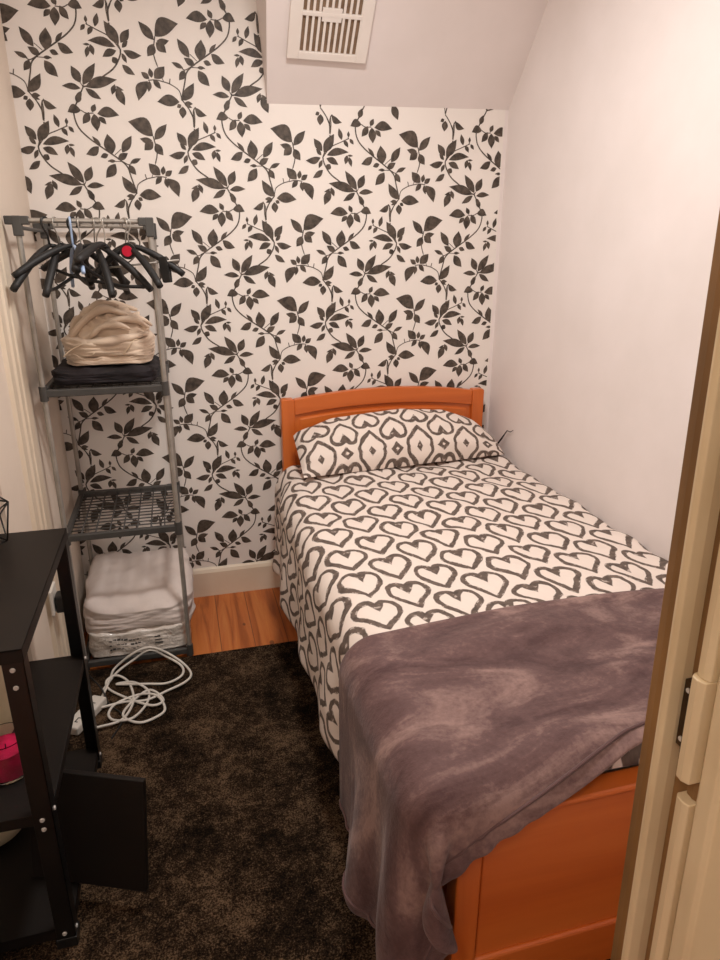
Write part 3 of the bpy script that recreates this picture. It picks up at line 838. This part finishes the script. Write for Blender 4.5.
H4 = hanger(-1.682, FR, D(88), 'black hanger just right of the pale blue hanger', 'flock', D(10), True)
H5 = hanger(-1.640, FR, D(104), 'black hanger in the middle of the rack rail with steel hook', 'flock', D(-14))
H6 = hanger(-1.605, FR, D(72), 'black hanger directly behind the one carrying the red button', 'flock', D(16), True)
H7 = hanger(-1.548, FR, D(162), 'black clip hanger with a round red button, near right rack pole', 'clip', D(6), False, .15)
H8 = hanger(-1.548, FR, D(118), 'black hanger rightmost on the rail, one arm reaching past the right pole', 'flock', D(-4))
H9 = hanger(-1.700, FR, D(38), 'black hanger turned nearly flat to the room, left half of the rail', 'blackhook', D(5))
H10 = hanger(-1.628, FR, D(148), 'black hanger turned nearly flat behind the middle hangers', 'flock', D(-9), True)
m = MB(); m.tube([(.0, .016, -.098), (.0, .026, -.098)], .025, 20, m=0); m.tube([(.0, .0262, -.098), (.0, .030, -.098)], .0165, 20, m=1)
rb = m.build('round_button', [M['black_plastic'], M['red_plastic']], H7, smooth=True, angle=40); rb['label'] = 'round red button with black rim'

# ================================================================= BLACK SHELF UNIT (front left)
TX0, TX1, TY0, TY1 = -2.12, -1.757, -1.630, -1.022
ZTOP = .80
unit = thing('shelf_unit', 'black metal shelf unit in the left foreground holding candles', 'shelf unit', ((TX0+TX1)/2, (TY0+TY1)/2, .012))
def un(o): o.parent = unit; o.matrix_parent_inverse = Matrix.Translation((-(TX0+TX1)/2, -(TY0+TY1)/2, -.012)); return o
def bolt(x, y, z, ax, par):
    m = MB(); d = Vector((.003, 0, 0)) if ax == 0 else Vector((0, -.003, 0))
    p = Vector((x, y, z)); m.tube([p, p+d], [.0055, .004], 10)
    return m.build('bolt', M['chrome'], par, smooth=True, angle=50)
for y, s in ((TY0, 1), (TY1, -1)):
    for x, sx_ in ((TX1, -1), (TX0, 1)):
        m = MB()   # angle-iron leg
        m.box(min(x, x+sx_*.040), max(x, x+sx_*.040), min(y, y+s*.003), max(y, y+s*.003), .012, ZTOP-.004)
        m.box(min(x, x+sx_*.003), max(x, x+sx_*.003), min(y, y+s*.036), max(y, y+s*.036), .012, ZTOP-.004)
        lg = un(m.build('leg', M['black_metal'], bevel=.001))
        m = MB(); m.box(min(x-sx_*.002, x+sx_*.043), max(x-sx_*.002, x+sx_*.043), min(y-s*.002, y+s*.039), max(y-s*.002, y+s*.039), .0125, .04)
        m.build('foot', M['black_plastic'], lg, bevel=.002)
        if s == 1:
            for z in (.755, .775-.06, .385, .36, .055): bolt(x+sx_*.022, y, z, 1, lg)
        if sx_ == -1:
            bolt(x, y+s*.018, .395, 0, lg); bolt(x, y+s*.018, .05, 0, lg)
for z in (ZTOP, .40):
    m = MB(); e = .002
    m.box(TX0+e, TX1-e if z < .7 else TX1+.001, TY0+e if z < .7 else TY0-.001, TY1-e if z < .7 else TY1+.001, z-.004, z)
    xa, xb, ya, yb = (TX0+e, TX1+.001, TY0-.001, TY1+.001) if z > .7 else (TX0+.004, TX1-.004, TY0+.004, TY1-.004)
    m.box(xa, xb, ya, ya+.002, z-.030, z); m.box(xa, xb, yb-.002, yb, z-.030, z)
    m.box(xb-.002, xb, ya, yb, z-.030, z); m.box(xa, xa+.002, ya, yb, z-.030, z)
    un(m.build('shelf', M['shelf_black'], bevel=.001))
m = MB(); z = .068
m.box(TX0+.004, TX1-.004, TY0+.004, TY1-.004, z-.004, z); m.box(TX0+.004, TX1-.004, TY0+.004, TY0+.006, z-.03, z); m.box(TX1-.006, TX1-.004, TY0+.004, TY1-.004, z-.03, z)
un(m.build('shelf', M['shelf_black'], bevel=.001))
# loose panel standing on the low shelf and sticking out past the legs
P0 = Vector((-1.872, -1.470, .071)); P1 = Vector((-1.602, -1.586, .071)); e_ = (P1-P0).normalized(); n_ = Vector((-e_.y, e_.x, 0))
lean = (n_*.050 + Vector((0, 0, .285))); th_ = e_.cross(lean).normalized()*-.016
m = MB(); q = [P0, P1, P1+lean, P0+lean]; q2 = [p - th_*(1 if th_.dot(n_) < 0 else -1) for p in q]
m.add(q+q2, [(0, 1, 2, 3), (4, 7, 6, 5), (0, 4, 5, 1), (1, 5, 6, 2), (2, 6, 7, 3), (3, 7, 4, 0)])
o = m.build('board', M['shelf_black'], bevel=.002); tag(o, 'plain black board standing on low shelf and jutting out past the unit legs', 'board')

# candles
pk = thing('jar_candle', 'bright pink candle in a clear glass jar on the middle shelf', 'candle', (-1.868, -1.478, .401))
m = MB(); r = .047
m.lathe([(.0, 0), (r-.004, 0), (r, .005), (r, .096), (r-.003, .096), (r-.003, .008), (0, .008)], n=40); m.build('glass_jar', M['glass'], pk, smooth=True, angle=50)
m = MB(); m.lathe([(0, .0085), (r-.0035, .0085), (r-.0035, .068), (.02, .064), (0, .063)], n=40); m.build('wax', M['wax_pink'], pk, smooth=True, angle=50)
m = MB(); m.tube([(0, 0, .062), (.001, 0, .075)], .0013, 6); m.build('wick', M['black_plastic'], pk)
pc = thing('pillar_candle', 'tall cream pillar candle standing behind the pink jar candle', 'candle', (-1.932, -1.300, .401))
m = MB(); m.lathe([(0, 0), (.046, 0), (.049, .004), (.049, .176), (.045, .182), (.02, .178), (0, .178)], n=40); m.build('wax', M['wax_cream'], pc, smooth=True, angle=50)
m = MB(); m.tube([(0, 0, .176), (.002, 0, .192)], .0013, 6); m.build('wick', M['black_plastic'], pc)
vs_ = MB(); vs_.lathe([(0, 0), (.035, 0), (.055, .018), (.066, .045), (.064, .075), (.048, .10), (.03, .112), (.032, .125), (.028, .125), (.0, .10)], (0, 0, 0), 40)
o = vs_.build('round_vase', M['wax_cream'], smooth=True); o.scale = (1.25, 1.25, 1.35); o.location = (-1.985, -1.31, .0695)
tag(o, 'cream rounded pot on the lowest board under the middle shelf', 'vase')

# wire geometric ornament on the top
wo = thing('wire_ornament', 'black wire geometric ornament standing on the shelf unit top', 'ornament', (-1.952, -1.135, ZTOP+.001))
bm = bmesh.new(); bmesh.ops.create_icosphere(bm, subdivisions=1, radius=.098)
R3 = Matrix.Rotation(.35, 3, 'Z') @ Matrix.Rotation(.55, 3, 'X')
cs = [R3 @ v.co for v in bm.verts]; zmin = min(c.z for c in cs)
m = MB()
for e in bm.edges:
    a, b_ = [cs[v.index] - Vector((0, 0, zmin-.003)) for v in e.verts]; m.tube([a, b_], .0022, 6)
bm.free(); m.build('wire_frame', M['black_metal'], wo, smooth=True)

# ================================================================= LEADS
def spline(P, n=10, close=False):
    out = []; N = len(P)
    for i in range(N-1):
        p0 = Vector(P[max(i-1, 0)]); p1 = Vector(P[i]); p2 = Vector(P[i+1]); p3 = Vector(P[min(i+2, N-1)])
        for k in range(n):
            t = k/n
            out.append(.5*((2*p1)+(p2-p0)*t+(2*p0-5*p1+4*p2-p3)*t*t+(3*p1-p0-3*p2+p3)*t**3))
    out.append(Vector(P[-1])); return out
el = thing('extension_lead', 'white extension lead with tangled coils of cable lying on the carpet', 'cable', (-1.70, -.70, .0125))
CAB=[(-1.827,-0.758,0.0175),(-1.788,-0.731,0.025),(-1.764,-0.608,0.0225),(-1.752,-0.536,0.02),(-1.68,-0.535,0.0729),(-1.618,-0.535,0.0887),(-1.559,-0.535,0.055),(-1.501,-0.571,0.02),(-1.474,-0.644,0.0175),(-1.497,-0.701,0.025),(-1.562,-0.734,0.0225),(-1.63,-0.764,0.02),(-1.709,-0.752,0.0175),(-1.773,-0.772,0.025),(-1.827,-0.776,0.0225),(-1.849,-0.814,0.02),(-1.828,-0.863,0.0175),(-1.765,-0.875,0.025),(-1.703,-0.85,0.0225),(-1.675,-0.752,0.02),(-1.698,-0.636,0.0175),(-1.742,-0.593,0.025),(-1.775,-0.616,0.0225),(-1.759,-0.671,0.02),(-1.675,-0.752,0.0175),(-1.606,-0.808,0.025),(-1.573,-0.78,0.0225),(-1.62,-0.708,0.02),(-1.675,-0.752,0.0175),(-1.704,-0.836,0.025),(-1.648,-0.886,0.0225),(-1.584,-0.86,0.02),(-1.568,-0.818,0.0175),(-1.596,-0.754,0.025),(-1.654,-0.729,0.0225),(-1.731,-0.756,0.02),(-1.754,-0.805,0.0175),(-1.729,-0.856,0.025),(-1.671,-0.854,0.0225),(-1.629,-0.783,0.02),(-1.627,-0.706,0.0175),(-1.68,-0.652,0.025),(-1.738,-0.646,0.0225),(-1.633,-0.668,0.02),(-1.562,-0.679,0.0175),(-1.508,-0.656,0.025),(-1.507,-0.591,0.0225),(-1.561,-0.535,0.0373),(-1.619,-0.535,0.0771),(-1.683,-0.535,0.0439),(-1.743,-0.571,0.0225),(-1.783,-0.664,0.02)]
m = MB(); m.tube([Vector((p[0]+1.70, p[1]+.70, p[2]-.0125)) for p in spline(CAB, 12)], .0046, 8); m.build('cable', M['white_plastic'], el, smooth=True)
MS = Matrix.Translation((-.125, -.105, .001)) @ Matrix.Rotation(math.radians(62), 4, 'Z')
m = MB(); m.box(-.085, .085, -.027, .027, 0, .032, M4=MS); sb = m.build('socket_block', M['white_plastic'], el, bevel=.006)
for k in (-.045, .035):
    m = MB()
    m.prism([(k-.014, -.010), (k-.010, -.010), (k-.010, -.002), (k+.006, -.002), (k+.006, -.010), (k+.010, -.010), (k+.010, .002), (k-.014, .002)], 2, .0318, .0325)
    m.v = [tuple(MS @ Vector(p)) for p in m.v]
    m.build('socket_slot', M['black_plastic'], sb)

ws = MB(); ws.box(XL+.0145, XL+.024, -.775, -.690, .40, .486)
o = ws.build('wall_socket', M['white_plastic'], bevel=.003); tag(o, 'white wall socket low on left wall behind the shelf unit leg', 'socket')
pg = thing('black_plug', 'black plug with thin black cord in the left wall socket', 'plug', (XL+.026, -.735, .43))
m = MB(); m.box(0, .034, -.025, .025, -.03, .03); m.build('plug_body', M['black_plastic'], pg, bevel=.006)
m = MB(); m.tube(spline([(.02, 0, -.028), (.03, .004, -.10), (.02, .02, -.20), (.04, .05, -.30), (.09, .04, -.38), (.12, -.02, -.4115), (.17, -.10, -.4125), (.14, -.20, -.4125)], 8), .0028, 8)
m.build('cord', M['black_plastic'], pg, smooth=True)

# ================================================================= LIGHT, CAMERA
def point(name, loc, energy, color, rad):
    l = bpy.data.lights.new(name, 'POINT'); l.energy = energy; l.color = color; l.shadow_soft_size = rad
    o = bpy.data.objects.new(name, l); o.location = loc; C.objects.link(o); return o
l = bpy.data.lights.new('ceiling_lamp_light', 'AREA'); l.shape = 'DISK'; l.size = .30; l.energy = 25; l.color = (1.0, .965, .93)
lo = bpy.data.objects.new('ceiling_lamp_light', l); lo.location = (-1.0, -1.25, 2.575); C.objects.link(lo)
point('hallway_lamp_light', (-1.95, -3.25, 2.35), 23, (1.0, .90, .78), .15)
w = bpy.data.worlds.new('world'); scene.world = w; w.use_nodes = True
w.node_tree.nodes['Background'].inputs[0].default_value = (1.0, .94, .90, 1); w.node_tree.nodes['Background'].inputs[1].default_value = .35

f_, yaw, pitch, roll = 663.72, -.2664, -.3317, .0015
cam = bpy.data.cameras.new('camera'); co = bpy.data.objects.new('camera', cam); C.objects.link(co)
cam.sensor_fit = 'VERTICAL'; cam.sensor_height = 36; cam.lens = 36*f_/960; cam.clip_start = .05
cy_, sy_ = math.cos(yaw), math.sin(yaw); cp_, sp_ = math.cos(pitch), math.sin(pitch)
fwd = Vector((-sy_*cp_, cy_*cp_, sp_)); up = Vector((sy_*sp_, -cy_*sp_, cp_)); right = Vector((cy_, sy_, 0))
a = math.cos(roll)*right + math.sin(roll)*up; b = -math.sin(roll)*right + math.cos(roll)*up
co.matrix_world = Matrix(((a.x, b.x, -fwd.x, -1.421), (a.y, b.y, -fwd.y, -2.855), (a.z, b.z, -fwd.z, 1.5184), (0, 0, 0, 1)))
scene.camera = co
vs = scene.view_settings
vs.view_transform = 'Standard'; vs.look = 'None'; vs.gamma = 1; vs.use_curve_mapping = False; vs.exposure = 0.0
